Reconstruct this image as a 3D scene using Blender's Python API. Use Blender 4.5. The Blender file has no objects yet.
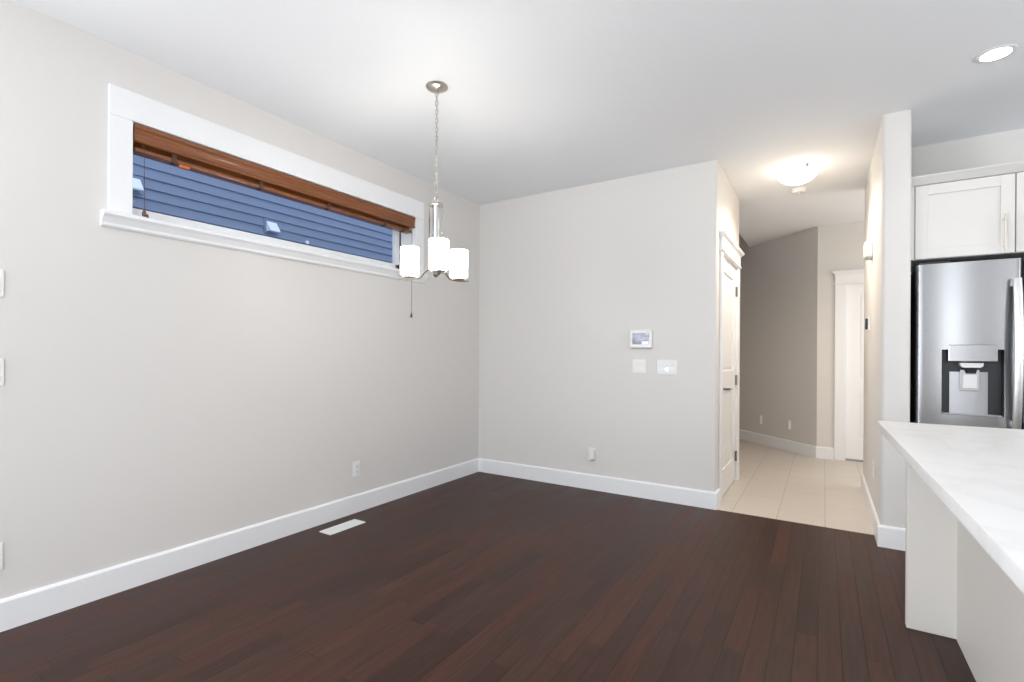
import bpy, bmesh, math, random
from mathutils import Vector, Matrix
random.seed(7)
S = bpy.context.scene
COL = S.collection
PI = math.pi

# ------------------------------------------------------------------ camera
cam_data = bpy.data.cameras.new('camera')
cam = bpy.data.objects.new('camera', cam_data)
COL.objects.link(cam)
F_PX, CY = 495.051, 354.048
yaw, roll = math.radians(-32.207), math.radians(0.317)
fw = Vector((math.sin(yaw), math.cos(yaw), -0.0003)).normalized()
r0 = Vector((math.cos(yaw), -math.sin(yaw), 0.0))
u0 = r0.cross(fw)
rr = math.cos(roll)*r0 + math.sin(roll)*u0
uu = -math.sin(roll)*r0 + math.cos(roll)*u0
M = Matrix.Identity(4)
for i in range(3):
    M[i][0] = rr[i]; M[i][1] = uu[i]; M[i][2] = -fw[i]
M.translation = Vector((3.004, -4.133, 1.209))
cam.matrix_world = M
cam_data.sensor_fit = 'HORIZONTAL'
cam_data.sensor_width = 36.0
cam_data.lens = F_PX/1024*36
cam_data.shift_y = (CY-341)/1024
cam_data.clip_start = 0.02
S.camera = cam

# ------------------------------------------------------------------ world, exposure, big lights
W = bpy.data.worlds.new('world'); S.world = W
W.use_nodes = True
bg = W.node_tree.nodes['Background']
bg.inputs[0].default_value = (0.72, 0.84, 1.0, 1)
bg.inputs[1].default_value = 1.75
vs = S.view_settings
vs.view_transform = 'Standard'; vs.look = 'None'; vs.gamma = 1.0; vs.use_curve_mapping = False
vs.exposure = -0.02
H = 2.74

def area(name, loc, rot, sx, sy, power, color):
    l = bpy.data.lights.new(name, 'AREA'); l.shape = 'RECTANGLE'; l.size = sx; l.size_y = sy
    l.energy = power; l.color = color
    o = bpy.data.objects.new(name, l); COL.objects.link(o); o.location = loc; o.rotation_euler = rot
    return o
# daylight arriving through the two big windows behind the photographer (wall_front); the side, left and kitchen fills are added
area('daylight_dining', (2.0, -7.08, 1.35), (PI/2+math.radians(42), 0, 0), 2.2, 2.0, 70, (0.97, 0.985, 1.0))
area('daylight_patio', (4.55, -7.08, 1.2), (PI/2+math.radians(5), 0, 0), 0.6, 2.1, 26, (0.97, 0.985, 1.0))
area('fill_side', (6.18, -6.1, 1.5), (PI/2+math.radians(48), 0, PI/2), 1.4, 1.4, 50, (0.97, 0.985, 1.0))  # added fill from an unseen side opening, lifts left wall and ceiling
area('fill_left', (-0.02, -5.7, 1.5), (PI/2+math.radians(30), 0, -PI/2), 1.8, 1.5, 150, (0.97, 0.985, 1.0))  # added fill from behind left, brightens the island panels
area('fill_kitchen', (6.18, -1.6, 1.6), (PI/2+math.radians(30), 0, PI/2), 1.3, 1.0, 27, (0.97, 0.985, 1.0))  # added fill for the soffit and the kitchen ceiling
# added warm light from the right end of the rear hall, no glazing there
area('fill_hall', (4.58, 1.75, 1.5), (PI/2, 0, PI/2), 1.4, 1.8, 24, (1.0, 0.93, 0.84))

# ------------------------------------------------------------------ materials
def mat(name, col, rough=0.5, metal=0.0, spec=0.5, emit=None, estr=0.0, trans=0.0, ior=1.45, coat=0.0):
    m = bpy.data.materials.new(name); m.use_nodes = True
    b = m.node_tree.nodes['Principled BSDF']
    b.inputs['Base Color'].default_value = (*col, 1)
    b.inputs['Roughness'].default_value = rough
    b.inputs['Metallic'].default_value = metal
    b.inputs['Specular IOR Level'].default_value = spec
    b.inputs['Transmission Weight'].default_value = trans
    b.inputs['IOR'].default_value = ior
    b.inputs['Coat Weight'].default_value = coat
    if emit:
        b.inputs['Emission Color'].default_value = (*emit, 1)
        b.inputs['Emission Strength'].default_value = estr
    return m
def nodes(m):
    nt = m.node_tree
    return nt, nt.nodes['Principled BSDF'], nt.links
def mnode(nt, op, a, b=None, c=None):
    n = nt.nodes.new('ShaderNodeMath'); n.operation = op
    for i, v in enumerate((a, b, c)):
        if v is None: continue
        if isinstance(v, (int, float)): n.inputs[i].default_value = v
        else: nt.links.new(v, n.inputs[i])
    return n.outputs[0]
def mixcol(nt, fac, a, b):
    n = nt.nodes.new('ShaderNodeMix'); n.data_type = 'RGBA'
    if isinstance(fac, (int, float)): n.inputs[0].default_value = fac
    else: nt.links.new(fac, n.inputs[0])
    for i, v in ((6, a), (7, b)):
        if isinstance(v, tuple): n.inputs[i].default_value = (*v, 1)
        else: nt.links.new(v, n.inputs[i])
    return n.outputs[2]
def objpos(nt):
    t = nt.nodes.new('ShaderNodeTexCoord')
    s = nt.nodes.new('ShaderNodeSeparateXYZ'); nt.links.new(t.outputs['Object'], s.inputs[0])
    return t.outputs['Object'], s.outputs
def plaster(name, col, scale=90, amt=0.02, rough=0.6):
    m = mat(name, col, rough, spec=0.25); nt, b, L = nodes(m)
    t = nt.nodes.new('ShaderNodeTexCoord')
    n = nt.nodes.new('ShaderNodeTexNoise'); n.inputs['Scale'].default_value = scale; n.inputs['Detail'].default_value = 3
    L.new(t.outputs['Object'], n.inputs['Vector'])
    bp = nt.nodes.new('ShaderNodeBump'); bp.inputs['Strength'].default_value = amt*4; bp.inputs['Distance'].default_value = 0.002
    L.new(n.outputs['Fac'], bp.inputs['Height']); L.new(bp.outputs[0], b.inputs['Normal'])
    return m
MW = plaster('wall_paint', (0.725, 0.705, 0.68))
MREAR = plaster('rear_hall_paint', (0.70, 0.675, 0.65))  # slightly darker than wall_paint
MC = plaster('ceiling_paint', (0.89, 0.91, 0.93), 60, 0.05, 0.8)
MT = mat('white_trim', (0.87, 0.88, 0.895), 0.35)
MCAB = mat('cabinet_white', (0.72, 0.705, 0.68), 0.4)
MISL = mat('island_panel_white', (0.74, 0.715, 0.675), 0.45)
MPL = mat('white_plastic', (0.82, 0.82, 0.815), 0.3)
MPLD = mat('pale_grey_plastic', (0.45, 0.45, 0.45), 0.4)
MSLOT = mat('dark_slot', (0.03, 0.03, 0.03), 0.5)
MNI = mat('brushed_nickel', (0.62, 0.57, 0.51), 0.28, 1.0)
MARM = mat('dark_brushed_nickel', (0.26, 0.225, 0.19), 0.45, 1.0)
MHDL = mat('handle_steel', (0.74, 0.75, 0.76), 0.36, 1.0)
MLEV = mat('dark_lever_metal', (0.16, 0.155, 0.15), 0.35, 1.0)
MCH = mat('polished_chrome', (0.8, 0.8, 0.8), 0.1, 1.0)
MDKN = mat('satin_nickel_dark', (0.34, 0.34, 0.35), 0.35, 1.0)
MBLK = mat('fridge_dark_side', (0.035, 0.036, 0.04), 0.45)
MDGR = mat('dispenser_dark_grey', (0.032, 0.034, 0.038), 0.4)
MLST = mat('dispenser_silver', (0.5, 0.51, 0.53), 0.4, 0.5)
MGL = mat('window_glass', (1, 1, 1), 0.0, trans=1.0, ior=1.01)
MCLR = mat('clear_glass', (0.97, 0.98, 0.98), 0.02, trans=1.0, ior=1.3)
MSHADE = mat('lit_opal_glass', (0.9, 0.9, 0.88), 0.3, emit=(1.0, 0.97, 0.93), estr=18.0)
MDOME = mat('lit_frosted_bowl', (0.9, 0.9, 0.88), 0.3, emit=(1.0, 0.86, 0.68), estr=9.0)
MPOT = mat('lit_pot_lens', (0.9, 0.9, 0.9), 0.3, emit=(1.0, 0.96, 0.9), estr=12.0)
MLED = mat('lit_indicator', (0.9, 0.9, 0.9), 0.3, emit=(1, 1, 1), estr=2.0)
MCORD = mat('brown_cord', (0.09, 0.05, 0.035), 0.7)
MTAS = mat('tassel_wood', (0.13, 0.065, 0.038), 0.4)
MVENT = mat('vent_hood_white', (0.80, 0.86, 0.95), 0.5)
MGRD = mat('gravel_ground', (0.35, 0.34, 0.33), 0.9)

# stainless steel with fine horizontal brushing
MST = mat('stainless_steel', (0.36, 0.365, 0.375), 0.27, 1.0)
nt, b, L = nodes(MST)
t, s = objpos(nt)
b.inputs['Anisotropic'].default_value = 0.85
b.inputs['Anisotropic Rotation'].default_value = 0.25
tg = nt.nodes.new('ShaderNodeTangent'); tg.direction_type = 'RADIAL'; tg.axis = 'Z'
L.new(tg.outputs[0], b.inputs['Tangent'])
mp = nt.nodes.new('ShaderNodeMapping'); mp.inputs['Scale'].default_value = (3, 3, 700); L.new(t, mp.inputs[0])
nz = nt.nodes.new('ShaderNodeTexNoise'); nz.inputs['Scale'].default_value = 1.0; L.new(mp.outputs[0], nz.inputs['Vector'])
L.new(mnode(nt, 'MULTIPLY_ADD', nz.outputs['Fac'], 0.03, 0.25), b.inputs['Roughness'])

# dark hardwood strips running along y
MFL = mat('dark_hardwood', (0.05, 0.03, 0.025), 0.4, spec=0.2)
nt, b, L = nodes(MFL)
t, s = objpos(nt)
PW = 0.083
rowf = mnode(nt, 'DIVIDE', s[0], PW); row = mnode(nt, 'FLOOR', rowf)
fx = mnode(nt, 'FRACT', rowf)
wn = nt.nodes.new('ShaderNodeTexWhiteNoise'); wn.noise_dimensions = '1D'; L.new(row, wn.inputs['W'])
ro = wn.outputs['Value']
wn2 = nt.nodes.new('ShaderNodeTexWhiteNoise'); wn2.noise_dimensions = '1D'; L.new(mnode(nt, 'ADD', row, 71.3), wn2.inputs['W'])
length = mnode(nt, 'MULTIPLY_ADD', wn2.outputs['Value'], 0.6, 0.45)
yf = mnode(nt, 'DIVIDE', mnode(nt, 'MULTIPLY_ADD', ro, 3.0, s[1]), length)
cell = mnode(nt, 'FLOOR', yf); fy = mnode(nt, 'FRACT', yf)
cb = nt.nodes.new('ShaderNodeCombineXYZ'); L.new(row, cb.inputs[0]); L.new(cell, cb.inputs[1])
wn3 = nt.nodes.new('ShaderNodeTexWhiteNoise'); wn3.noise_dimensions = '2D'; L.new(cb.outputs[0], wn3.inputs['Vector'])
rnd = wn3.outputs['Value']
ramp = nt.nodes.new('ShaderNodeValToRGB'); L.new(rnd, ramp.inputs[0])
e = ramp.color_ramp.elements
e[0].position = 0.0; e[0].color = (0.056, 0.0265, 0.020, 1)
e[1].position = 1.0; e[1].color = (0.104, 0.046, 0.033, 1)
for p_, c_ in ((0.3, (0.069, 0.033, 0.025, 1)), (0.55, (0.078, 0.039, 0.030, 1)), (0.82, (0.090, 0.038, 0.028, 1))):
    q = e.new(p_); q.color = c_
mp = nt.nodes.new('ShaderNodeMapping'); mp.inputs['Scale'].default_value = (55, 3.5, 1); L.new(t, mp.inputs[0])
ofs = nt.nodes.new('ShaderNodeVectorMath'); ofs.operation = 'ADD'; L.new(mp.outputs[0], ofs.inputs[0])
cb2 = nt.nodes.new('ShaderNodeCombineXYZ'); L.new(mnode(nt, 'MULTIPLY', rnd, 40.0), cb2.inputs[1]); L.new(cb2.outputs[0], ofs.inputs[1])
gr = nt.nodes.new('ShaderNodeTexNoise'); gr.inputs['Scale'].default_value = 1.0; gr.inputs['Detail'].default_value = 5; L.new(ofs.outputs[0], gr.inputs['Vector'])
grv = mnode(nt, 'MULTIPLY_ADD', gr.outputs['Fac'], 0.6, 0.42)
hsv = nt.nodes.new('ShaderNodeHueSaturation'); L.new(ramp.outputs[0], hsv.inputs['Color']); L.new(grv, hsv.inputs['Value'])
dx = mnode(nt, 'MULTIPLY', mnode(nt, 'MINIMUM', fx, mnode(nt, 'SUBTRACT', 1.0, fx)), PW)
dy = mnode(nt, 'MULTIPLY', mnode(nt, 'MINIMUM', fy, mnode(nt, 'SUBTRACT', 1.0, fy)), length)
dmin = mnode(nt, 'MINIMUM', dx, dy)
seam = mnode(nt, 'LESS_THAN', dmin, 0.0014)
fc = mixcol(nt, mnode(nt, 'MULTIPLY', seam, 0.9), hsv.outputs[0], (0.012, 0.007, 0.006))
L.new(fc, b.inputs['Base Color'])
bp = nt.nodes.new('ShaderNodeBump'); bp.inputs['Strength'].default_value = 0.35; bp.inputs['Distance'].default_value = 0.0015
groove = mnode(nt, 'MINIMUM', mnode(nt, 'DIVIDE', dmin, 0.003), 1.0)
hh = mnode(nt, 'ADD', groove, mnode(nt, 'MULTIPLY', gr.outputs['Fac'], 0.15))
L.new(hh, bp.inputs['Height']); L.new(bp.outputs[0], b.inputs['Normal'])
L.new(mnode(nt, 'MULTIPLY_ADD', rnd, 0.10, 0.36), b.inputs['Roughness'])

# beige hall tile: 0.31 m wide columns, staggered
MTI = mat('beige_tile', (0.5, 0.42, 0.34), 0.35)
nt, b, L = nodes(MTI)
t, s = objpos(nt)
TW, TL = 0.305, 0.62
xf = mnode(nt, 'DIVIDE', mnode(nt, 'SUBTRACT', s[0], 3.018), TW); col_ = mnode(nt, 'FLOOR', xf); fx = mnode(nt, 'FRACT', xf)
sh = mnode(nt, 'MULTIPLY', mnode(nt, 'FRACT', mnode(nt, 'MULTIPLY', col_, 0.5)), TL)
yf = mnode(nt, 'DIVIDE', mnode(nt, 'ADD', mnode(nt, 'SUBTRACT', s[1], 0.60), sh), TL); fy = mnode(nt, 'FRACT', yf)
cb = nt.nodes.new('ShaderNodeCombineXYZ'); L.new(col_, cb.inputs[0]); L.new(mnode(nt, 'FLOOR', yf), cb.inputs[1])
wn = nt.nodes.new('ShaderNodeTexWhiteNoise'); wn.noise_dimensions = '2D'; L.new(cb.outputs[0], wn.inputs['Vector'])
dx = mnode(nt, 'MULTIPLY', mnode(nt, 'MINIMUM', fx, mnode(nt, 'SUBTRACT', 1.0, fx)), TW)
dy = mnode(nt, 'MULTIPLY', mnode(nt, 'MINIMUM', fy, mnode(nt, 'SUBTRACT', 1.0, fy)), TL)
g = mnode(nt, 'LESS_THAN', mnode(nt, 'MINIMUM', dx, dy), 0.003)
nz = nt.nodes.new('ShaderNodeTexNoise'); nz.inputs['Scale'].default_value = 9; nz.inputs['Detail'].default_value = 4; L.new(t, nz.inputs['Vector'])
base = mixcol(nt, mnode(nt, 'MULTIPLY_ADD', wn.outputs['Value'], 0.35, mnode(nt, 'MULTIPLY', nz.outputs['Fac'], 0.6)), (0.58, 0.525, 0.47), (0.65, 0.595, 0.54))
L.new(mixcol(nt, g, base, (0.45, 0.40, 0.35)), b.inputs['Base Color'])

# white quartz with faint grey veins
MQ = mat('white_quartz', (0.8, 0.8, 0.8), 0.38, spec=0.3)
nt, b, L = nodes(MQ)
t, s = objpos(nt)
nz = nt.nodes.new('ShaderNodeTexNoise'); nz.inputs['Scale'].default_value = 2.2; nz.inputs['Detail'].default_value = 6; nz.inputs['Distortion'].default_value = 1.4; L.new(t, nz.inputs['Vector'])
v = mnode(nt, 'SUBTRACT', 1.0, mnode(nt, 'MULTIPLY', mnode(nt, 'ABSOLUTE', mnode(nt, 'SUBTRACT', nz.outputs['Fac'], 0.5)), 14.0))
v = mnode(nt, 'MAXIMUM', v, 0.0)
L.new(mixcol(nt, mnode(nt, 'MULTIPLY', v, 0.35), (0.79, 0.79, 0.79), (0.66, 0.66, 0.67)), b.inputs['Base Color'])

# stained wood of the blind
MWD = mat('stained_blind_wood', (0.3, 0.1, 0.04), 0.3, coat=0.3)
nt, b, L = nodes(MWD)
t, s = objpos(nt)
mp = nt.nodes.new('ShaderNodeMapping'); mp.inputs['Scale'].default_value = (60, 2.0, 70); L.new(t, mp.inputs[0])
nz = nt.nodes.new('ShaderNodeTexNoise'); nz.inputs['Scale'].default_value = 1.0; nz.inputs['Detail'].default_value = 4; L.new(mp.outputs[0], nz.inputs['Vector'])
L.new(mixcol(nt, nz.outputs['Fac'], (0.085, 0.025, 0.010), (0.36, 0.125, 0.038)), b.inputs['Base Color'])

# blue-grey vinyl siding paint
MSI = mat('blue_grey_siding', (0.13, 0.19, 0.36), 0.55)
nt, b, L = nodes(MSI)
t, s = objpos(nt)
mp = nt.nodes.new('ShaderNodeMapping'); mp.inputs['Scale'].default_value = (40, 4, 60); L.new(t, mp.inputs[0])
nz = nt.nodes.new('ShaderNodeTexNoise'); nz.inputs['Scale'].default_value = 1.0; L.new(mp.outputs[0], nz.inputs['Vector'])
L.new(mixcol(nt, nz.outputs['Fac'], (0.19, 0.24, 0.365), (0.215, 0.27, 0.40)), b.inputs['Base Color'])

# small landscape picture shown on the wall touchscreen
MSCR = mat('touchscreen_picture', (0.02, 0.02, 0.02), 0.15)
nt, b, L = nodes(MSCR)
t, s = objpos(nt)
nz = nt.nodes.new('ShaderNodeTexNoise'); nz.inputs['Scale'].default_value = 16; nz.inputs['Detail'].default_value = 3; L.new(t, nz.inputs['Vector'])
hgt = mnode(nt, 'ADD', mnode(nt, 'MULTIPLY', s[2], 7.0), mnode(nt, 'MULTIPLY', nz.outputs['Fac'], 0.9))
rp = nt.nodes.new('ShaderNodeValToRGB'); L.new(hgt, rp.inputs[0])
e = rp.color_ramp.elements
e[0].position = 0.18; e[0].color = (0.05, 0.05, 0.10, 1)
e[1].position = 0.95; e[1].color = (0.20, 0.22, 0.42, 1)
for p_, c_ in ((0.34, (0.10, 0.10, 0.20, 1)), (0.42, (0.30, 0.30, 0.60, 1)), (0.60, (0.36, 0.37, 0.66, 1)), (0.72, (0.13, 0.12, 0.22, 1)), (0.82, (0.60, 0.62, 0.75, 1))):
    q = e.new(p_); q.color = c_
L.new(rp.outputs[0], b.inputs['Emission Color']); b.inputs['Emission Strength'].default_value = 0.5

# ------------------------------------------------------------------ mesh helpers
class MB:
    def __init__(s): s.bm = bmesh.new()
    def box(s, x0, x1, y0, y1, z0, z1, bev=0.0, seg=2):
        m = Matrix.Translation(((x0+x1)/2, (y0+y1)/2, (z0+z1)/2)) @ Matrix.Diagonal((x1-x0, y1-y0, z1-z0, 1))
        r = bmesh.ops.create_cube(s.bm, size=1, matrix=m)
        if bev:
            es = list({e for v in r['verts'] for e in v.link_edges})
            bmesh.ops.bevel(s.bm, geom=es, offset=bev, segments=seg, profile=0.5, affect='EDGES')
        return s
    def cyl(s, c, axis, r, h, seg=32, r2=None, bev=0.0):
        q = {'x': Matrix.Rotation(PI/2, 4, 'Y'), 'y': Matrix.Rotation(-PI/2, 4, 'X'), 'z': Matrix.Identity(4)}[axis]
        res = bmesh.ops.create_cone(s.bm, cap_ends=True, segments=seg, radius1=r, radius2=r if r2 is None else r2, depth=h, matrix=Matrix.Translation(c) @ q)
        if bev:
            es = [e for e in {e for v in res['verts'] for e in v.link_edges} if any(len(f.verts) > 4 for f in e.link_faces)]
            bmesh.ops.bevel(s.bm, geom=es, offset=bev, segments=2, profile=0.5, affect='EDGES')
        return s
    def lathe(s, c, prof, seg=40, closed=False):
        rings = []
        for r, z in prof:
            if r < 1e-6: rings.append([s.bm.verts.new((c[0], c[1], c[2]+z))])
            else: rings.append([s.bm.verts.new((c[0]+r*math.cos(2*PI*k/seg), c[1]+r*math.sin(2*PI*k/seg), c[2]+z)) for k in range(seg)])
        n = len(rings)
        for i in range(n if closed else n-1):
            a, b = rings[i], rings[(i+1) % n]
            for k in range(seg):
                k2 = (k+1) % seg
                if len(a) == 1 and len(b) == 1: continue
                if len(a) == 1: s.bm.faces.new((a[0], b[k2], b[k]))
                elif len(b) == 1: s.bm.faces.new((a[k], a[k2], b[0]))
                else: s.bm.faces.new((a[k], a[k2], b[k2], b[k]))
        return s
    def sweep(s, pts, w, h=None, up=Vector((0, 0, 1)), seg=10, ell=False):
        """tube (h None, radius w) or flat bar (w wide, h thick) along a path"""
        pts = [Vector(p) for p in pts]; rings = []
        for i, p in enumerate(pts):
            d = (pts[min(i+1, len(pts)-1)] - pts[max(i-1, 0)]).normalized()
            a = d.cross(up)
            if a.length < 1e-4: a = d.cross(Vector((1, 0, 0)))
            a.normalize(); b = a.cross(d).normalized()
            if h is None: ring = [p + a*w*math.cos(2*PI*k/seg) + b*w*math.sin(2*PI*k/seg) for k in range(seg)]
            elif ell: ring = [p + a*w/2*math.cos(2*PI*k/seg) + b*h/2*math.sin(2*PI*k/seg) for k in range(seg)]
            else: ring = [p+a*w/2+b*h/2, p-a*w/2+b*h/2, p-a*w/2-b*h/2, p+a*w/2-b*h/2]
            rings.append([s.bm.verts.new(v) for v in ring])
        n = len(rings[0])
        for i in range(len(rings)-1):
            for k in range(n):
                s.bm.faces.new((rings[i][k], rings[i][(k+1) % n], rings[i+1][(k+1) % n], rings[i+1][k]))
        s.bm.faces.new(rings[0][::-1]); s.bm.faces.new(rings[-1])
        return s
    def torus(s, c, R, r, mat4=None, stretch=1.0, seg=14, rs=6):
        mat4 = mat4 or Matrix.Identity(4)
        g = []
        for i in range(seg):
            a = 2*PI*i/seg; ring = []
            for j in range(rs):
                q = 2*PI*j/rs
                v = Vector(((R+r*math.cos(q))*math.cos(a), ((R+r*math.cos(q))*math.sin(a))*stretch, r*math.sin(q)))
                ring.append(s.bm.verts.new(Vector(c) + (mat4 @ v)))
            g.append(ring)
        for i in range(seg):
            for j in range(rs):
                s.bm.faces.new((g[i][j], g[(i+1) % seg][j], g[(i+1) % seg][(j+1) % rs], g[i][(j+1) % rs]))
        return s
    def prism(s, prof, axis, a, b):
        """extrude a closed 2-D profile along axis x ((y,z) profile) or y ((x,z)) or z ((x,y))"""
        def P(u, v, t):
            return {'x': (t, u, v), 'y': (u, t, v), 'z': (u, v, t)}[axis]
        A = [s.bm.verts.new(P(u, v, a)) for u, v in prof]; B = [s.bm.verts.new(P(u, v, b)) for u, v in prof]
        n = len(prof)
        for i in range(n): s.bm.faces.new((A[i], A[(i+1) % n], B[(i+1) % n], B[i]))
        s.bm.faces.new(A[::-1]); s.bm.faces.new(B)
        return s
    def build(s, name, m, parent=None, smooth=False):
        bmesh.ops.recalc_face_normals(s.bm, faces=s.bm.faces)
        me = bpy.data.meshes.new(name); s.bm.to_mesh(me); s.bm.free()
        me.materials.append(m)
        if smooth:
            me.polygons.foreach_set('use_smooth', [True]*len(me.polygons))
            try: me.set_sharp_from_angle(angle=math.radians(38))
            except Exception: pass
        o = bpy.data.objects.new(name, me); COL.objects.link(o)
        if parent is not None: o.parent = parent
        return o
def thing(name, label, cat, loc=(0, 0, 0), group=None, rotz=0.0):
    o = bpy.data.objects.new(name, None); COL.objects.link(o); o.location = loc; o.rotation_euler = (0, 0, rotz)
    o.empty_display_size = 0.05
    o['label'] = label; o['category'] = cat
    if group: o['group'] = group
    return o
def struct(o, label=None, cat=None):
    o['kind'] = 'structure'
    if label: o['label'] = label
    if cat: o['category'] = cat
    return o
def sbox(name, m, *boxes):
    mb = MB()
    for bx in boxes: mb.box(*bx)
    return struct(mb.build(name, m))
def sempty(name, label, cat, loc=(0, 0, 0)):
    o = thing(name, label, cat, loc); o['kind'] = 'structure'; return o

# ------------------------------------------------------------------ room shell
XR, YF = 6.2, -7.1
XH0, XH1 = 2.29, 3.313          # hall walls
def lab(o, l, c): o['label'] = l; o['category'] = c; return o
lab(sbox('floor', MFL, (0, XR, YF, 0.0, -0.05, 0), (3.46, XR, 0.0, 0.5, -0.05, 0)), 'dark brown hardwood strip floor of the dining area', 'floor')
lab(sbox('floor_hall', MTI, (0.9, 3.46, 0.0, 4.9, -0.06, 0), (3.46, 4.7, 0.62, 4.9, -0.06, 0)), 'beige ceramic tile floor of the hallway', 'floor')
lab(sbox('ceiling', MC, (-0.2, XR+.1, YF-.1, 1.2, H, H+.1), (2.1, 4.75, 1.2, 4.9, H, H+.1)), 'smooth white ceiling', 'ceiling')
# left wall with the high window opening
WY0, WY1, WZ0, WZ1 = -3.03, -0.965, 1.90, 2.385
lab(sbox('wall_left', MW, (-0.2, 0, YF, -6.65, 0, H), (-0.2, 0, -4.75, WY0, 0, H), (-0.2, 0, -6.65, -4.75, 0, .7), (-0.2, 0, -6.65, -4.75, 2.3, H), (-0.2, 0, WY1, 0.12, 0, H), (-0.2, 0, WY0, WY1, 0, WZ0), (-0.2, 0, WY0, WY1, WZ1, H)), 'pale greige wall with the high window', 'wall')  # the opening behind the camera is added for the left fill light
# back wall with a rounded outer corner toward the hall; it turns into the hall's left wall (door opening cut out)
DY0, DY1, DZ = 0.235, 1.05, 2.04
def rounded(x0, x1, y0, y1, corners, r=0.022, n=6):
    pts = []
    for (cx, cy, sx, sy, key) in ((x1, y0, -1, 1, 'br'), (x1, y1, -1, -1, 'tr'), (x0, y1, 1, -1, 'tl'), (x0, y0, 1, 1, 'bl')):
        if key not in corners: pts.append((cx, cy)); continue
        a0 = {'br': -PI/2, 'tr': 0, 'tl': PI/2, 'bl': PI}[key]
        for k in range(n+1):
            a = a0 + PI/2*k/n; pts.append((cx+sx*r+r*math.cos(a), cy+sy*r+r*math.sin(a)))
    return pts
o = MB().prism(rounded(0, XH0, 0, 0.12, ('br',)), 'z', 0, H).build('wall_back', MW, smooth=True); lab(struct(o), 'greige wall facing the camera with the touchscreen on it', 'wall')
lab(sbox('wall_hall_left', MW, (XH0-.12, XH0, 0.12, DY0-.02, 0, H), (XH0-.12, XH0, DY1+.02, 1.2, 0, H), (XH0-.12, XH0, DY0-.02, DY1+.02, DZ+.015, H), (0.9, XH0-.12, 1.08, 1.2, 0, 4.0)), 'hallway wall holding the closet door', 'wall')
o = MB().prism(rounded(XH1, 3.46, -0.22, 1.42, ('bl', 'br', 'tl')), 'z', 0, H).build('wall_hall_right', MW, smooth=True); lab(struct(o), 'narrow wall end between the hallway and the refrigerator', 'wall')
# angled wall at the end of the hall, and the far wall with the door opening
d = 0.12/math.sqrt(2)
CX, CYY = 2.937, 2.745
o = MB().prism([(CX, CYY), (CX+d, CYY+d), (CX-1.9+d, CYY+1.9+d), (CX-1.9, CYY+1.9)], 'z', 0, 4.0).build('wall_hall_angled', MREAR); lab(struct(o), 'angled wall at the end of the hallway', 'wall')
D2X0, D2X1 = 3.225, 4.03
lab(sbox('wall_hall_far', MW, (CX, D2X0-.02, CYY, CYY+.12, 0, H), (D2X1+.02, 4.7, CYY, CYY+.12, 0, H), (D2X0-.02, D2X1+.02, CYY, CYY+.12, DZ+.015, H)), 'warm beige wall at the far end of the hallway', 'wall')
lab(sbox('wall_hall_side', MW, (4.6, 4.72, 0.62, 2.87, 0, H)), 'side wall of the rear hall', 'wall')
lab(sbox('wall_stairwell', MREAR, (0.8, 0.92, 1.08, 4.9, 0, 4.0), (0.8, 2.2, 1.2, 4.9, 4.0, 4.05), (2.1, 2.2, 1.2, 3.62, H+.1, 4.0)), 'dark stairwell walls beside the hallway', 'wall')
lab(sbox('wall_kitchen', MW, (3.46, XR, 0.5, 0.62, 0, H)), 'greige kitchen wall behind the refrigerator', 'wall')
lab(sbox('wall_right', MW, (XR, XR+.12, YF, -6.8, 0, H), (XR, XR+.12, -5.4, -2.3, 0, H), (XR, XR+.12, -.9, .62, 0, H), (XR, XR+.12, -2.3, -.9, 0, 1.05), (XR, XR+.12, -2.3, -.9, 2.15, H), (XR, XR+.12, -6.8, -5.4, 0, .8), (XR, XR+.12, -6.8, -5.4, 2.2, H)), 'kitchen side wall with two openings added for fill light', 'wall')  # both openings are added to admit the fill lights
lab(sbox('wall_front', MW, (-.2, .8, YF-.12, YF, 0, H), (3.2, 4.25, YF-.12, YF, 0, H), (4.85, XR+.12, YF-.12, YF, 0, H), (.8, 3.2, YF-.12, YF, 0, .3), (.8, 3.2, YF-.12, YF, 2.4, H), (4.25, 4.85, YF-.12, YF, 2.35, H)), 'wall behind the camera with two large windows', 'wall')

# baseboards
BH, BT = 0.136, 0.015
def base_run(name, pts, label):
    """mitred baseboard along a wall line; the room lies to the right of the walking direction"""
    prof = [(0, 0), (BT, 0), (BT, BH-.012), (BT-.006, BH-.002), (BT-.010, BH), (0, BH)]
    mb = MB(); rings = []; n = len(pts); P2 = [Vector(p) for p in pts]
    for i, p in enumerate(P2):
        ns = []
        for a, b in ((i-1, i), (i, i+1)):
            if 0 <= a and b < n:
                d_ = (P2[b]-P2[a]).normalized(); ns.append(Vector((d_.y, -d_.x)))
        m_ = ns[0] if len(ns) == 1 else (ns[0]+ns[1])/(1+ns[0].dot(ns[1]))
        rings.append([mb.bm.verts.new((p.x+m_.x*o_, p.y+m_.y*o_, z_)) for o_, z_ in prof])
    k = len(prof)
    for i in range(n-1):
        for j in range(k): mb.bm.faces.new((rings[i][j], rings[i][(j+1) % k], rings[i+1][(j+1) % k], rings[i+1][j]))
    mb.bm.faces.new(rings[0]); mb.bm.faces.new(rings[-1][::-1])
    return lab(struct(mb.build(name, MT)), label, 'baseboard')
base_run('baseboard_left', [(0, YF), (0, -BT)], 'white baseboard along the window wall')
base_run('baseboard_back', [(0, 0), (XH0, 0), (XH0, 0.13)], 'white baseboard along the wall with the touchscreen')
base_run('baseboard_hall_left', [(XH0, 1.156), (XH0, 1.2)], 'short white baseboard past the closet door')
base_run('baseboard_hall_right', [(3.46, 1.42), (XH1, 1.42), (XH1, -0.22), (3.46, -0.22)], 'white baseboard wrapping the wall end by the island')
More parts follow.
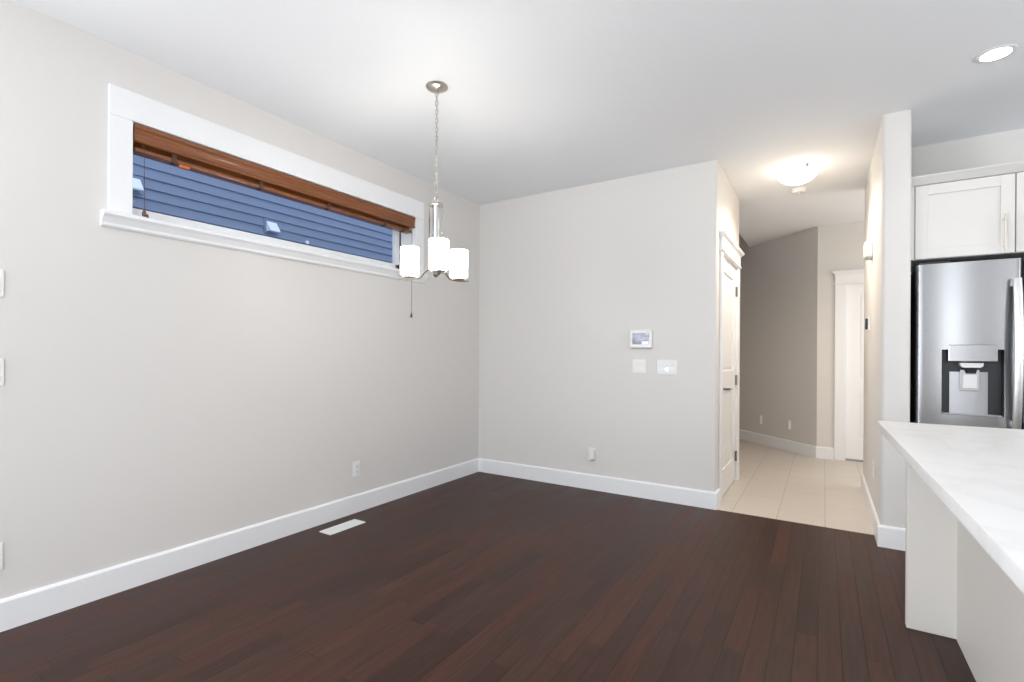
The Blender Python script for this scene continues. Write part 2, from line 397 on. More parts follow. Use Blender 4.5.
base_run('baseboard_hall_far', [(CX-1.85, CYY+1.85), (CX, CYY), (3.108, CYY)], 'white baseboard along the angled wall')

# ------------------------------------------------------------------ doors
def door_panels(mb_slab, plane, u0, u1, z0, z1, panels, t0, t1, parent, m):
    """door slab in the plane 'x' (faces +x at t1) or 'y' (faces -y at t1); recessed panels"""
    def B(mb, ua, ub, za, zb, ta, tb, bev=0.0):
        ta, tb = min(ta, tb), max(ta, tb)
        if plane == 'x': mb.box(ta, tb, ua, ub, za, zb, bev)
        else: mb.box(ua, ub, ta, tb, za, zb, bev)
    sgn = 1 if t1 > t0 else -1
    core = t1 - sgn*0.014
    mb = MB(); B(mb, u0, u1, z0, z1, t0, core)
    us = [panels[0][0], panels[0][1]]
    B(mb, u0, us[0], z0, z1, core, t1); B(mb, us[1], u1, z0, z1, core, t1)
    zs = [z0] + [v for p in panels for v in (p[2], p[3])] + [z1]
    for i in range(0, len(zs), 2): B(mb, us[0], us[1], zs[i], zs[i+1], core, t1)
    slab = mb.build('door_slab', m, parent)
    for (a, b_, c, d_) in panels:
        mp_ = MB(); B(mp_, a+.028, b_-.028, c+.028, d_-.028, core, t1-sgn*.009, 0.005); mp_.build('door_panel', m, slab)
    return slab
def door_head(mb, plane, u0, u1, z, t0, sgn):
    """built-up head casing: fillet, frieze, crown cap, projecting from plane t0 in direction sgn"""
    parts = [(u0-.012, u1+.012, z, z+.018, .03), (u0, u1, z+.018, z+.11, .022)]
    for ua, ub, za, zb, th in parts:
        ta, tb = sorted((t0, t0+sgn*th))
        if plane == 'x': mb.box(ta, tb, ua, ub, za, zb, .003)
        else: mb.box(ua, ub, ta, tb, za, zb, .003)
    steps = [(.026, .104, .118), (.034, .118, .128), (.046, .128, .138), (.052, .138, .152)]
    for th, za, zb in steps:
        ta, tb = sorted((t0, t0+sgn*th)); e_ = th-.022
        if plane == 'x': mb.box(ta, tb, u0-e_, u1+e_, z+za, z+zb, .002)
        else: mb.box(u0-e_, u1+e_, ta, tb, z+za, z+zb, .002)

d1 = sempty('door_1', 'closed white two panel closet door on the left of the hallway', 'door', (0, 0, 0))
door_panels(None, 'x', DY0, DY1, 0.012, DZ, [(DY0+.12, DY1-.12, 0.23, 0.90), (DY0+.12, DY1-.12, 1.07, DZ-.12)], XH0-.045, XH0-.006, d1, MT)
mb = MB().box(XH0, XH0+.018, DY0-.105, DY0-.012, 0, DZ+.012, .004); mb.box(XH0, XH0+.018, DY1+.012, DY1+.105, 0, DZ+.012, .004)
mb.box(XH0-.12, XH0+.002, DY0-.018, DY0-.003, 0, DZ+.003); mb.box(XH0-.12, XH0+.002, DY1+.003, DY1+.018, 0, DZ+.003); mb.box(XH0-.12, XH0+.002, DY0-.018, DY1+.018, DZ+.003, DZ+.014)
mb.build('door_casing', MT, d1)
mb = MB(); door_head(mb, 'x', DY0-.105, DY1+.105, DZ+.012, XH0, 1); mb.build('head_casing', MT, d1)
for hz in (0.24, 0.97, 1.82):
    mb = MB().cyl((XH0+.004, DY1+.002, hz), 'z', .008, .095, 12); mb.box(XH0-.005, XH0-.002, DY1-.032, DY1+.002, hz-.045, hz+.045); mb.build('hinge', MDKN, d1)
mb = MB().cyl((XH0-.003, DY0+.07, 0.925), 'x', .027, .012, 24, bev=.003).cyl((XH0+.025, DY0+.07, .925), 'x', .009, .05, 12)
mb.sweep([(XH0+.05, DY0+.062, .925), (XH0+.052, DY0+.10, .926), (XH0+.05, DY0+.15, .923), (XH0+.046, DY0+.185, .921)], .008, seg=10)
mb.build('lever_handle', MLEV, d1, True)

d2 = sempty('door_2', 'white panel door at the far end of the hallway', 'door')
door_panels(None, 'y', D2X0, D2X1, 0.02, DZ, [(D2X0+.11, D2X1-.11, 0.25, 0.77), (D2X0+.11, D2X1-.11, 0.93, DZ-.11)], CYY+.075, CYY+.035, d2, MT)
mb = MB().box(D2X0-.115, D2X0-.012, CYY-.02, CYY, 0, DZ+.0, .004); mb.box(D2X1+.012, D2X1+.115, CYY-.02, CYY, 0, DZ, .004)
mb.box(D2X0-.018, D2X0-.003, CYY, CYY+.12, 0, DZ+.003); mb.box(D2X1+.003, D2X1+.018, CYY, CYY+.12, 0, DZ+.003); mb.box(D2X0-.018, D2X1+.018, CYY, CYY+.12, DZ+.003, DZ+.014)
mb.build('door_casing', MT, d2)
mb = MB(); door_head(mb, 'y', D2X0-.115, D2X1+.115, DZ-.005, CYY, -1); mb.build('head_casing', MT, d2)
MB().box(D2X0-.003, D2X1+.003, CYY+.02, CYY+.12, 0, .016, .003).build('threshold', MDKN, d2)
mb = MB().cyl((D2X1-.07, CYY+.03, .93), 'y', .027, .012, 20).cyl((D2X1-.07, CYY+.005, .93), 'y', .01, .05, 12).sweep([(D2X1-.07, CYY-.02, .93), (D2X1-.18, CYY-.02, .927)], .008)
mb.build('lever_handle', MDKN, d2, True)

# ------------------------------------------------------------------ high window
w1 = sempty('window_1', 'long narrow high window with white casing in the left wall', 'window')
mb = MB().box(0, .02, WY0-.1, WY0, WZ0, WZ1, .003); mb.box(0, .02, WY1, WY1+.105, WZ0, WZ1, .003)
mb.box(0, .022, WY0-.1, WY1+.105, WZ1, WZ1+.148, .003)
mb.build('window_casing', MT, w1)
mb = MB()
mb.prism([(0, WZ0-.075), (.012, WZ0-.075), (.020, WZ0-.066), (.020, WZ0-.055), (.026, WZ0-.045), (.036, WZ0-.030), (.044, WZ0-.022), (.050, WZ0-.016), (.050, WZ0-.002), (.046, WZ0+.002), (0, WZ0+.002)], 'y', WY0-.128, WY1+.125)
mb.box(-.17, 0, WY0, WY1, WZ0-.004, WZ0+.002)
mb.build('window_sill', MT, w1)
mb = MB().box(-.2, 0, WY0, WY0+.006, WZ0, WZ1); mb.box(-.2, 0, WY1-.006, WY1, WZ0, WZ1); mb.box(-.2, 0, WY0, WY1, WZ1-.006, WZ1)
mb.build('window_jamb', MT, w1)
fr = .062
mb = MB().box(-.2, -.16, WY0+.006, WY0+fr*.5, WZ0, WZ1-.006, .004); mb.box(-.2, -.16, WY1-fr, WY1-.006, WZ0, WZ1-.006, .004)
mb.box(-.2, -.16, WY0, WY1, WZ0, WZ0+.088, .004); mb.box(-.2, -.16, WY0, WY1, WZ1-fr, WZ1-.006, .004)
mb.build('window_frame', MT, w1)
MB().box(-.16, -.150, WY1-.013, WY1-.006, WZ0+.095, WZ1-.01).build('weatherstrip', MSLOT, w1)
MB().box(-.184, -.178, WY0+.02, WY1-.05, WZ0+.07, WZ1-.05).build('window_pane', MGL, w1)

# wooden blind drawn up under the head of the opening
bl = thing('wooden_blind', 'reddish brown wooden blind drawn up at the top of the high window', 'blind', (0, (WY0+WY1)/2, WZ1))
def B(*a): return (a[0], a[1], a[2]-(WY0+WY1)/2, a[3]-(WY0+WY1)/2, a[4]-WZ1, a[5]-WZ1)
y0, y1 = WY0+.008, WY1-.008
mid = (WY0+WY1)/2
mb = MB()
vp = [(.004, 2.287), (.016, 2.287), (.021, 2.292), (.021, 2.300), (.015, 2.307), (.015, 2.330), (.018, 2.336), (.018, 2.350), (.024, 2.358), (.024, 2.374), (.018, 2.379), (.004, 2.379)]
mb.prism([(x, z-WZ1) for x, z in vp], 'y', y0-mid, y1-mid)
mb.build('valance', MWD, bl)
MB().box(*B(-.052, .0, y0+.01, y1-.01, 2.335, 2.375)).build('head_rail', MWD, bl)
for i in range(14):
    z = 2.272+.0046*i
    MB().box(*B(-.085, -.038, y0+.012, y1-.012, z, z+.0032), .0008, 1).build('slat', MWD, bl)
MB().box(*B(-.075, -.008, y0+.012, y1-.012, 2.246, 2.268), .004).build('bottom_rail', MWD, bl)
for yy in (-2.83, -2.335, -1.83, -1.29, -1.08):
    MB().box(*B(-.004, -.001, yy-.012, yy+.012, 2.242, 2.345)).box(*B(-.045, .0, yy-.010, yy+.010, 2.239, 2.2465), .002).build('ladder_tape', MCORD, bl)
def cordset(yy, xx, zbot, nt_):
    mb = MB()
    mb.sweep([(xx-.022, yy-mid, 2.284-WZ1), (xx-.002, yy-mid, 2.27-WZ1), (xx, yy-mid, 2.1-WZ1), (xx+.001, yy-mid, zbot+.02-WZ1)], .0016, seg=6)
    o = mb.build('pull_cord', MCORD, bl)
    for k in range(nt_):
        yk = yy-mid+.014*k; zk = zbot-WZ1-.026*k
        MB().lathe((xx+.002*k, yk, zk), [(0, .022), (.004, .022), (.006, .012), (.0095, -.004), (.009, -.014), (.004, -.018), (0, -.018)], 14).build('tassel', MTAS, o, True)
MB().box(*B(-.03, -.012, -2.80, -2.745, 2.234, 2.2465), .003).build('sunlit_slat_patch', mat('sunlit_slat_patch', (.75, .16, .03), .5), bl)  # orange colour stands in for sunlight on a slat
cordset(-2.985, .032, 1.925, 2)
cordset(-1.022, .030, 1.532, 1)

# neighbour's house wall outside the window
nh = thing('neighbouring_house', 'blue grey lap sided house wall seen outside through the high window', 'house', (-1.62, -1.5, 0))
mb = MB()
prof = []
z = -0.2907; ST = 0.0853
pts = [(0, -0.3)]
while z < 4.5:
    pts += [(0.014, z), (0.0005, z+ST-.0005)]; z += ST
pts += [(-.15, z), (-.15, -0.3)]
pts = [pts[1]] + pts[2:]
mb.prism(pts, 'y', -5.0, 8.0)
mb.build('lap_siding', MSI, nh)
for (yy, zz) in ((0.225, 2.442), (-0.935, 2.528)):
    hb = MB().box(0, .018, yy-.075, yy+.075, zz-.07, zz+.075, .004).build('vent_block', MSI, nh)
    mb = MB().prism([(0.016, zz-.045), (.085, zz-.050), (.085, zz-.038), (.02, zz+.05), (.016, zz+.05)], 'y', yy-.052, yy+.052)
    mb.build('vent_hood', MVENT, hb)
MB().cyl((0.02, 0.62, 2.37), 'x', .018, .02, 16).build('pipe_stub', MVENT, nh)
g = MB().box(-12, -.2, -12, 12, -.35, -.3).build('ground', MGRD); struct(g, 'gravel side yard between the houses', 'ground')

# ------------------------------------------------------------------ pendant chandelier
CHX, CHY = 1.119, -1.965
ch = thing('chandelier', 'nickel chandelier with three lit white glass shades hanging by a chain', 'chandelier', (CHX, CHY, H))
def Z(z): return z-H
MB().lathe((0, 0, 0), [(0, 0), (.062, 0), (.064, -.004), (.060, -.010), (.040, -.020), (.018, -.028), (.013, -.036), (.008, -.040), (0, -.040)]).build('canopy', MNI, ch, True)
mb = MB(); zc = -.046; i = 0
while zc > Z(2.105):
    m4 = (Matrix.Rotation(PI/2*(i % 2)+.4, 4, 'Z') @ Matrix.Rotation(PI/2, 4, 'X'))
    mb.torus((0, 0, zc), .0085, .0022, m4, 1.7, 14, 6); zc -= .0252; i += 1
mb.build('chain', MNI, ch, True)
mb = MB().sweep([(.0, .0, -.03), (.003, .002, -.2), (-.003, .002, -.4), (.002, -.002, -.55), (0, 0, Z(2.08))], .0018, seg=6); mb.build('lamp_wire', MPLD, ch)
mb = MB().torus((0, 0, Z(2.088)), .014, .003, Matrix.Rotation(PI/2, 4, 'X'), 1.2, 18, 8); mb.build('top_loop', MNI, ch, True)
MB().lathe((0, 0, 0), [(0, Z(2.078)), (.012, Z(2.076)), (.014, Z(2.070)), (.041, Z(2.068)), (.043, Z(2.064)), (.043, Z(2.054)), (.041, Z(2.052)), (0, Z(2.052))]).build('column_cap', MNI, ch, True)
mb = MB().lathe((0, 0, 0), [(.041, Z(2.053)), (.041, Z(1.712)), (.0385, Z(1.712)), (.0385, Z(2.053))], closed=True); mb.build('glass_column', MCLR, ch, True)
MB().cyl((0, 0, Z(1.88)), 'z', .019, .345, 28).build('column_rod', MCH, ch, True)
MB().lathe((0, 0, 0), [(0, Z(1.714)), (.043, Z(1.714)), (.044, Z(1.704)), (.036, Z(1.694)), (.022, Z(1.684)), (.016, Z(1.674)), (.020, Z(1.666)), (.016, Z(1.656)), (.006, Z(1.648)), (0, Z(1.646))]).build('hub', MNI, ch, True)
va = math.atan2(-0.75282599, 0.65821959)
for k in range(3):
    a = va + math.radians(5) + k*2*PI/3
    ca, sa = math.cos(a), math.sin(a)
    def P(r, z): return (r*ca, r*sa, Z(z))
    prof = [(.030, 1.696), (.045, 1.694), (.060, 1.688), (.074, 1.676), (.086, 1.661), (.098, 1.650), (.112, 1.644), (.130, 1.642), (.155, 1.642), (.19, 1.644), (.236, 1.648)]
    am = MB().sweep([P(r, z) for r, z in prof], .018, .006).build('arm', MARM, ch)
    MB().lathe(P(.165, 1.645), [(0, 0), (.034, 0), (.038, .006), (.038, .012), (0, .012)]).build('shade_cup', MNI, am, True)
    sh_ = MB().lathe(P(.165, 1.660), [(0, 0), (.044, .0), (.049, .004), (.053, .012), (.054, .160), (.0525, .164), (.050, .164), (.0495, .014), (0, .010)]).build('glass_shade', MSHADE, am, True)
    lt = bpy.data.lights.new('bulb', 'POINT'); lt.energy = 0.5; lt.color = (1.0, .93, .83); lt.shadow_soft_size = .03
    lo = bpy.data.objects.new('bulb', lt); COL.objects.link(lo); lo.parent = am; lo.location = P(.165, 1.75)

# ------------------------------------------------------------------ hall ceiling light, smoke detector, pot light
HLX, HLY = 2.815, 0.53
hl = thing('flush_ceiling_light', 'lit frosted bowl flush light on the hallway ceiling', 'ceiling light', (HLX, HLY, H))
MB().lathe((0, 0, 0), [(0, 0), (.12, 0), (.125, -.006), (.12, -.022), (0, -.022)]).build('base_pan', MPL, hl, True)
prof = [(.150*math.cos(t_), -.028-.100*math.sin(t_)) for t_ in [PI/2*k/12 for k in range(13)]]
prof[-1] = (0.0, -.128)
MB().lathe((0, 0, 0), [(0, -.024), (.14, -.024)] + prof).build('glass_bowl', MDOME, hl, True)
for k in range(3):
    a = math.radians(-62+120*k)
    MB().box(.142, .158, -.012, .012, -.045, -.016, .003).build('clip', MDKN, hl).rotation_euler = (0, 0, a)
lt = bpy.data.lights.new('bowl_bulb', 'SPOT'); lt.energy = 84; lt.spot_size = math.radians(168); lt.spot_blend = .6; lt.color = (1.0, .86, .70); lt.shadow_soft_size = .10
lo = bpy.data.objects.new('bowl_bulb', lt); COL.objects.link(lo); lo.parent = hl; lo.location = (0, 0, -.14)
sm = thing('smoke_detector', 'round white smoke detector on the ceiling behind the hallway light', 'smoke detector', (2.802, 1.13, H))
MB().lathe((0, 0, 0), [(0, 0), (.066, 0), (.066, -.012), (.062, -.024), (.050, -.036), (0, -.038)]).build('housing', MPL, sm, True)
MB().lathe((0, 0, -.038), [(0, .002), (.014, .002), (.014, -.003), (0, -.003)], 16).build('test_button', MPL, sm, True)
def pot(x, y, label, e):
    p = thing('recessed_light', label, 'ceiling light', (x, y, H), 'kitchen pot lights')
    MB().lathe((0, 0, 0), [(.058, -.001), (.080, -.001), (.080, -.004), (.072, -.008), (.060, -.006)], 40, True).build('trim_ring', MPL, p, True)
    MB().lathe((0, 0, 0), [(0, -.003), (.061, -.003), (.061, -.0055), (0, -.0065)], 40).build('lens', MPOT, p, True)
    l = bpy.data.lights.new('pot_beam', 'SPOT'); l.energy = e; l.spot_size = math.radians(130); l.spot_blend = .8; l.shadow_soft_size = .06; l.color = (1, .95, .88)
    o = bpy.data.objects.new('pot_beam', l); COL.objects.link(o); o.parent = p; o.location = (0, 0, -.02)
pot(3.731, -.72, 'lit round recessed light in the ceiling near the refrigerator', 6)
for px_, py_, lb in ((4.95, -.72, 'added recessed light brightening the kitchen beyond the right picture edge'), (3.9, -2.5, 'added recessed light for bounce off the island top'), (5.2, -2.5, 'added recessed light brightening the kitchen behind the island')): pot(px_, py_, lb, 12)  # unseen pots added to brighten the kitchen and its ceiling by bounce

# ------------------------------------------------------------------ wall devices
def gangs(name, label, cat, origin, rot, n, parts, group=None):
    """Decora style plate in its own frame: x along the wall, z up, faces -y"""
    t_ = thing(name, label, cat, origin, group, rot)
    w = .070+.0475*(n-1)
    MB().box(-w/2, w/2, -.006, 0, -.059, .059, .003).build('cover_plate', MPL, t_)
    for i, kind in enumerate(parts):
        cx = (i-(n-1)/2)*.0475
        if kind == 'rocker':
            MB().prism([(-.005, -.034), (-.010, -.033), (-.007, 0), (-.009, .033), (-.005, .034)], 'x', cx-.0165, cx+.0165).build('rocker', MPL, t_)
        elif kind == 'dimmer':
            r_ = MB().prism([(-.005, -.034), (-.010, -.033), (-.007, 0), (-.009, .033), (-.005, .034)], 'x', cx-.0165, cx+.0165).build('rocker', MPL, t_)
            MB().box(cx-.012, cx+.012, -.013, -.008, -.030, -.010, .002).build('indicator', MLED, r_)
        elif kind == 'outlet':
            s_ = MB().box(cx-.0165, cx+.0165, -.009, -.005, -.034, .034, .002).build('socket_insert', MPL, t_)
            for zz in (-.018, .018):
                m_ = MB()
                for dx_ in (-.006, .006): m_.box(cx+dx_-.001, cx+dx_+.001, -.0096, -.0085, zz-.001, zz+.007)
                m_.cyl((cx, -.0091, zz-.007), 'y', .0022, .001, 10)
                m_.build('socket_slots', MSLOT, s_)
    return t_
G = 'white wall plates'
gangs('light_switch', 'two rocker light switch plate under the touchscreen', 'light switch', (1.680, 0, 1.111), 0, 2, ['rocker', 'rocker'])
gangs('light_switch', 'wide three gang switch plate with a lit spot, right of the touchscreen', 'light switch', (1.912, 0, 1.107), 0, 3, ['rocker', 'dimmer', 'rocker'])
gangs('wall_outlet', 'white outlet low on the back wall with a small plug in it', 'outlet', (1.254, 0, .315), 0, 1, ['outlet'])
gangs('wall_outlet', 'white outlet low on the window wall near the corner', 'outlet', (0, -1.578, .327), PI/2, 1, ['outlet'])
gangs('light_switch', 'white wall plate at the left picture edge, topmost of three', 'light switch', (0, -3.552, 1.501), PI/2, 2, ['rocker', 'rocker'])
gangs('light_switch', 'white wall plate at the left picture edge, middle of three', 'light switch', (0, -3.550, 1.118), PI/2, 2, ['rocker', 'rocker'])
gangs('wall_outlet', 'white wall plate at the left picture edge, lowest of three', 'outlet', (0, -3.550, .323), PI/2, 2, ['outlet', 'outlet'])
def onang(x): return (x, CYY+(CX-x), .332)
gangs('wall_outlet', 'left of two white outlets low on the angled wall', 'outlet', onang(2.296), PI/4, 1, ['outlet'])
gangs('wall_outlet', 'right of two white outlets low on the angled wall', 'outlet', onang(2.652), PI/4, 1, ['outlet'])
gangs('wall_outlet', 'white outlet low on the right hallway wall near its end', 'outlet', (XH1, .26, .40), -PI/2, 1, ['outlet'])
pg = thing('plug_in_adapter', 'small white plug adapter in the back wall outlet', 'adapter', (1.262, -.0095, .315))
MB().box(-.022, .022, -.034, 0, -.040, .044, .006).build('adapter_body', MPL, pg)
MB().box(-.012, .012, -.031, -.004, -.049, -.040, .003).build('adapter_base', MPLD, pg)

ts = thing('touchscreen_panel', 'white wall mounted touchscreen with a bluish landscape on its display', 'control panel', (1.697, 0, 1.342))
MB().box(-.094, .094, -.026, 0, -.076, .076, .006).build('panel_body', MPL, ts)
MB().box(-.072, .072, -.0275, -.0255, -.046, .050).build('display', MSCR, ts)
MB().box(.012, .066, -.0282, -.0270, -.044, -.024).build('display_icons', MLED, ts).data.materials[0] = mat('display_icon_white', (.8, .8, .85), .3, emit=(.8, .82, .9), estr=.8)
MB().box(-.090, .090, -.022, -.001, -.082, -.0755, .002).build('lower_vent', MPLD, ts)

cb_ = thing('door_chime', 'white box high on the right hallway wall', 'door chime', (XH1, .52, 2.01))
MB().box(-.052, 0, -.065, .065, -.052, .062, .008).build('chime_cover', MPL, cb_)
MB().box(-.040, 0, -.050, .050, -.062, -.050, .003).build('chime_base', MPLD, cb_)
wc = thing('wall_control', 'small wall control with dark face on the right hallway wall', 'wall control', (XH1, .66, 1.462))
MB().box(-.018, 0, -.04, .04, -.055, .055, .004).build('control_plate', MPL, wc)
MB().box(-.034, -.016, -.027, .027, -.044, .040, .004).build('control_face', MDGR, wc)
MB().box(-.036, -.033, -.018, .018, .005, .030, .001).build('control_screen', MLST, wc)

fv = thing('floor_register', 'white slotted floor register in the hardwood by the window wall', 'floor vent', (.188, -1.848, 0))
mb = MB()
mb.box(-.058, .058, -.15, -.128, 0, .006, .002); mb.box(-.058, .058, .128, .15, 0, .006, .002); mb.box(-.058, -.04, -.13, .13, 0, .006, .002); mb.box(.04, .058, -.13, .13, 0, .006, .002)
mb.build('register_frame', MPL, fv)
mb = MB()
for k in range(22):
    y_ = -.126+.012*k; mb.box(-.041, .041, y_-.0042, y_+.0042, .001, .005)
mb.box(-.003, .003, -.13, .13, .001, .0055); mb.build('register_louvres', MPL, fv)
MB().box(-.042, .042, -.13, .13, 0.0002, .0012).build('register_well', MPLD, fv)

# ------------------------------------------------------------------ refrigerator
FX0, FX1, FS = 3.492, 4.430, 3.962
FY, FZ = -0.185, 1.775
rf = thing('refrigerator', 'stainless steel french door refrigerator with a water dispenser', 'refrigerator', (0, 0, 0))
MB().box(FX0+.006, FX1-.006, -.11, .47, .02, FZ-.012, .004).build('cabinet_body', MBLK, rf)
for hx_ in (FX0+.01, FX1-.16): MB().box(hx_, hx_+.15, -.17, .0, FZ-.012, FZ+.014, .004).build('hinge_cover', MBLK, rf)
for fx_ in (FX0+.1, FX1-.1):
    MB().cyl((fx_, .0, .011), 'z', .025, .022, 16).build('foot', MBLK, rf)
def curved_door(name, x0, x1, z0, z1, bulge, hole=None, yb=-.115):
    """door with a gently bowed front and rounded vertical edges; optional rectangular hole"""
    xm, hw = (x0+x1)/2, (x1-x0)/2
    def yf(x):
        u = (x-xm)/hw
        y = FY - bulge*(1-u*u)
        e_ = hw-abs(x-xm)
        if e_ < .016: y += .016-math.sqrt(max(0, .016**2-(.016-e_)**2))
        return y
    xs = [x0+v for v in (0, .0015, .004, .008, .012, .016)] + [x0+.016+(hw*2-.032)*k/20 for k in range(1, 20)] + [x1-v for v in (.016, .012, .008, .004, .0015, 0)]
    zs = [z0, z0+.01, z1-.01, z1]
    if hole:
        xs = sorted([x for x in xs if min(abs(x-hole[0]), abs(x-hole[1])) > .004] + [hole[0], hole[1]]); zs = sorted(zs+[hole[2], hole[3]])
    mb = MB(); bm = mb.bm
    fv_ = [[bm.verts.new((x, yf(x), z)) for z in zs] for x in xs]
    for i in range(len(xs)-1):
        for j in range(len(zs)-1):
            if hole and hole[0]-1e-6 <= xs[i] < hole[1]-1e-6 and hole[2]-1e-6 <= zs[j] < hole[3]-1e-6: continue
            bm.faces.new((fv_[i][j], fv_[i+1][j], fv_[i+1][j+1], fv_[i][j+1]))
    bv = [[bm.verts.new((x, yb, z)) for z in (z0, z1)] for x in (x0, x1)]
    bm.faces.new((bv[0][0], bv[0][1], bv[1][1], bv[1][0]))
    n = len(xs)
    bm.faces.new([fv_[0][j] for j in range(len(zs))] + [bv[0][1], bv[0][0]])
    bm.faces.new([fv_[n-1][j] for j in range(len(zs))] + [bv[1][1], bv[1][0]])
    bm.faces.new([fv_[i][0] for i in range(n)] + [bv[1][0], bv[0][0]])
    bm.faces.new([fv_[i][-1] for i in range(n)] + [bv[1][1], bv[0][1]])
    return mb.build(name, MST, rf, True), yf
HX0, HX1, HZ0, HZ1 = 3.611, 3.889, .857, 1.25
ld, yfl = curved_door('door', FX0, FS, .72, FZ, .007, (HX0, HX1, HZ0, HZ1))
rd, yfr = curved_door('door', FS+.006, FX1, .72, FZ, .007)
fd, _ = curved_door('freezer_drawer', FX0, FX1, .07, .705, .012)
MB().box(FS-.002, FS+.008, -.16, -.11, .72, FZ-.005).build('door_gasket', MBLK, rf)
yd = yfl((HX0+HX1)/2)
# dispenser
dp = MB(); t_ = .004; yk = -.118
dp.box(HX0-t_, HX0, yd+.006, yk, HZ0, HZ1); dp.box(HX1, HX1+t_, yd+.006, yk, HZ0, HZ1); dp.box(HX0, HX1, yd+.008, yk, HZ1, HZ1+t_); dp.box(HX0, HX1, yd+.006, yk, HZ0-t_, HZ0); dp.box(HX0, HX1, yk-.002, yk+.002, HZ0, HZ1)
di = dp.build('dispenser_recess', MDGR, ld)
MB().box(3.640, 3.860, yd-.006, yk-.002, 1.178, 1.279, .004).build('dispenser_panel', MST, ld)
mb = MB()
xa, xb = HX0+.046, HX1-.058
pp = [(xa, yk-.001), (xb, yk-.001)] + [(xa+(xb-xa)*(1-k/10), yk-.012-.010*math.sin(PI*k/10)) for k in range(11)]
mb.prism(pp, 'z', HZ0+.006, 1.115).build('dispenser_backplate', MLST, ld, True)
mb = MB().prism([(3.697, 1.170), (3.803, 1.170), (3.800, 1.150), (3.788, 1.142), (3.712, 1.142), (3.700, 1.150)], 'y', yd+.012, yk-.004); mb.build('ice_chute', MPL, ld)
mb = MB().cyl((3.750, yd+.045, 1.125), 'z', .024, .036, 20, .034); mb.build('water_spout', MDGR, ld, True)
mb = MB().box(3.702, 3.790, yk-.036, yk-.028, 1.002, 1.128, .003); pw = mb.build('lever_pad', MLST, ld)
MB().box(3.714, 3.778, yk-.040, yk-.035, 1.018, 1.10, .003).build('lever_inset', MPL, pw)
MB().box(HX0+.004, HX1-.004, yd+.01, yk-.004, HZ0, HZ0+.008, .002).build('drip_tray', MLST, ld)
def bowed_handle(x, za, zb, parent, yf):
    n = 16; pts = []
    for k in range(n+1):
        f = k/n; z = za+(zb-za)*f
        pts.append((x, FY-.040-.034*math.sin(PI*f)**.8, z))
    mb = MB().sweep(pts, .040, .018, up=Vector((0, -1, 0)), seg=20, ell=True)
    for z in (za+.02, zb-.02): mb.box(x-.012, x+.012, FY-.042, yf(x)+.004, z-.02, z+.02, .004)
    mb.build('handle', MHDL, parent, True)
bowed_handle(3.932, .80, 1.655, ld, yfl)
bowed_handle(3.998, .80, 1.655, rd, yfr)
mb = MB().sweep([(FX0+.06+(FX1-FX0-.12)*k/14, FY-.036-.03*math.sin(PI*k/14)**.8, .64) for k in range(15)], .030, .012)
for x in (FX0+.08, FX1-.08): mb.box(x-.02, x+.02, FY-.042, FY+.0, .628, .652, .003)
mb.build('handle', MST, fd)

# cabinet above the refrigerator
CB0, CB1 = 3.463, 4.44
cu = thing('upper_cabinet', 'white shaker cabinet above the refrigerator', 'cabinet', (0, 0, 0))
cz0, cz1 = 1.822, 2.292
MB().box(CB0+.005, CB1, -.078, .498, cz0, cz1).build('carcass', MCAB, cu)
MB().box(CB0+.003, 3.489, -.092, -.078, cz0, cz1).build('filler_strip', MCAB, cu)
def shaker(x0, x1, z0, z1, y, parent, hx):
    fw_ = .062
    mb = MB().box(x0, x0+fw_, y-.020, y, z0, z1, .0015).box(x1-fw_, x1, y-.020, y, z0, z1, .0015)
    mb.box(x0+fw_, x1-fw_, y-.020, y, z0, z0+fw_, .0015).box(x0+fw_, x1-fw_, y-.020, y, z1-fw_, z1, .0015)
    d_ = mb.build('door', MCAB, parent)
    MB().box(x0+fw_-.005, x1-fw_+.005, y-.011, y-.002, z0+fw_-.005, z1-fw_+.005).build('door_panel', MCAB, d_)
    mb = MB().box(hx-.006, hx+.006, y-.052, y-.042, z0+.01, z0+.228, .002)
    for z in (z0+.04, z0+.198): mb.cyl((hx, y-.031, z), 'y', .005, .024, 12)
    mb.build('bar_handle', MNI, d_)
shaker(3.493, 3.951, cz0+.002, cz1-.004, -.078, cu, 3.906)
shaker(3.957, 4.43, cz0+.002, cz1-.004, -.078, cu, 4.002)
mb = MB().prism([(-.07, cz1), (-.098, cz1), (-.104, cz1+.003), (-.150, cz1+.040), (-.152, cz1+.046), (-.07, cz1+.046)], 'x', CB0, CB1+.01)
mb.box(CB0+.001, CB1, -.08, .498, cz1, cz1+.01)
mb.build('crown', MCAB, cu)

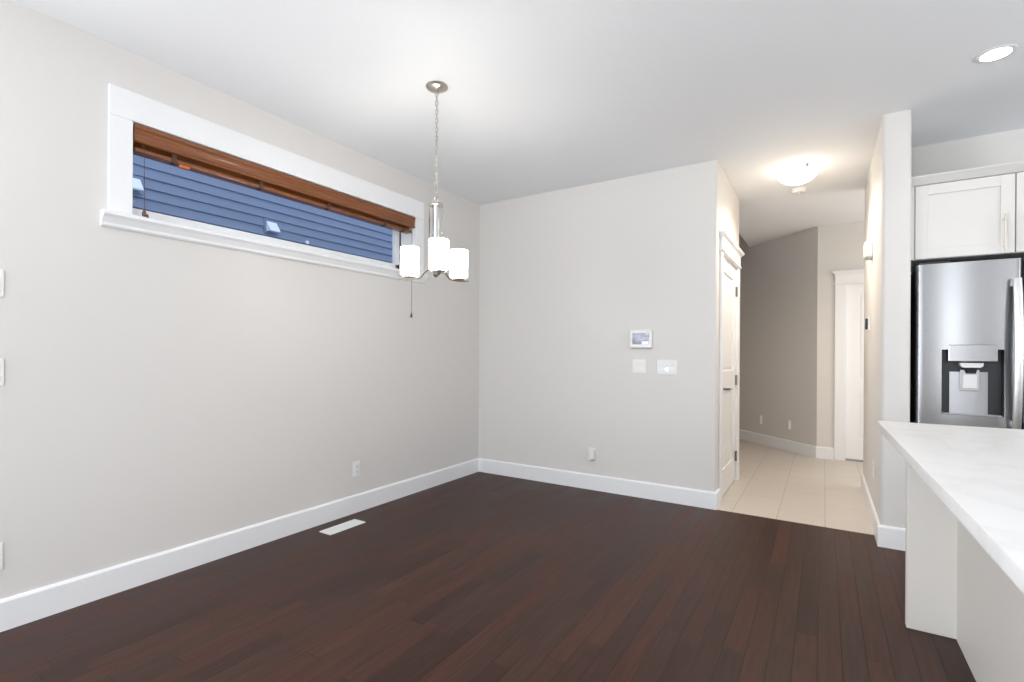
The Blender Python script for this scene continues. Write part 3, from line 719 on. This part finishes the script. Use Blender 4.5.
# ------------------------------------------------------------------ kitchen island
IX0, IX1, IY0, IY1 = 3.215, 4.30, -3.75, -1.265
CT = .907
ct = MB().prism([(x+(.0155*(IY1-y) if x < 3.7 else 0), y) for x, y in rounded(IX0, IX1, IY0, IY1, ('br', 'tr', 'tl', 'bl'), .030)], 'z', CT-.033, CT)
es = [e_ for e_ in ct.bm.edges if len({round(v.co.z, 4) for v in e_.verts}) == 1]
bmesh.ops.bevel(ct.bm, geom=es, offset=.005, segments=3, profile=.5, affect='EDGES')
ct = ct.build('countertop', MQ, None, True); ct['label'] = 'white quartz countertop of the kitchen island'; ct['category'] = 'countertop'
isl = thing('kitchen_island', 'white kitchen island base under the quartz countertop', 'kitchen island', (0, 0, 0))
zt = CT-.033
MB().box(3.32, 4.22, -1.332, -1.290, 0, zt, .004).build('end_panel', MISL, isl)
MB().box(3.32, 4.22, -3.70, -3.658, 0, zt, .004).build('end_panel', MISL, isl)
MB().box(3.489, 3.507, -2.0, -1.332, 0, zt).build('back_panel', MISL, isl)
MB().box(3.486, 3.507, -3.658, -2.0015, 0, zt).build('back_panel', MISL, isl)
MB().box(3.507, 4.15, -3.658, -1.332, .1, zt-.002).box(3.507, 4.10, -3.658, -1.332, 0, .1).build('carcass', MISL, isl)
for k in range(4):
    ya = -3.65+.579*k; yb_ = ya+.573
    mb = MB().box(4.15, 4.170, ya, ya+.06, .115, zt-.012, .0015).box(4.15, 4.170, yb_-.06, yb_, .115, zt-.012, .0015)
    mb.box(4.15, 4.170, ya+.06, yb_-.06, .115, .175, .0015).box(4.15, 4.170, ya+.06, yb_-.06, zt-.072, zt-.012, .0015)
    d_ = mb.build('door', MISL, isl)
    MB().box(4.151, 4.160, ya+.055, yb_-.055, .17, zt-.067).build('door_panel', MISL, d_)
    hy = yb_-.04 if k % 2 == 0 else ya+.04
    MB().box(4.192, 4.202, hy-.006, hy+.006, .6, .8, .002).cyl((4.181, hy, .63), 'x', .005, .024, 10).cyl((4.181, hy, .77), 'x', .005, .024, 10).build('bar_handle', MNI, d_)
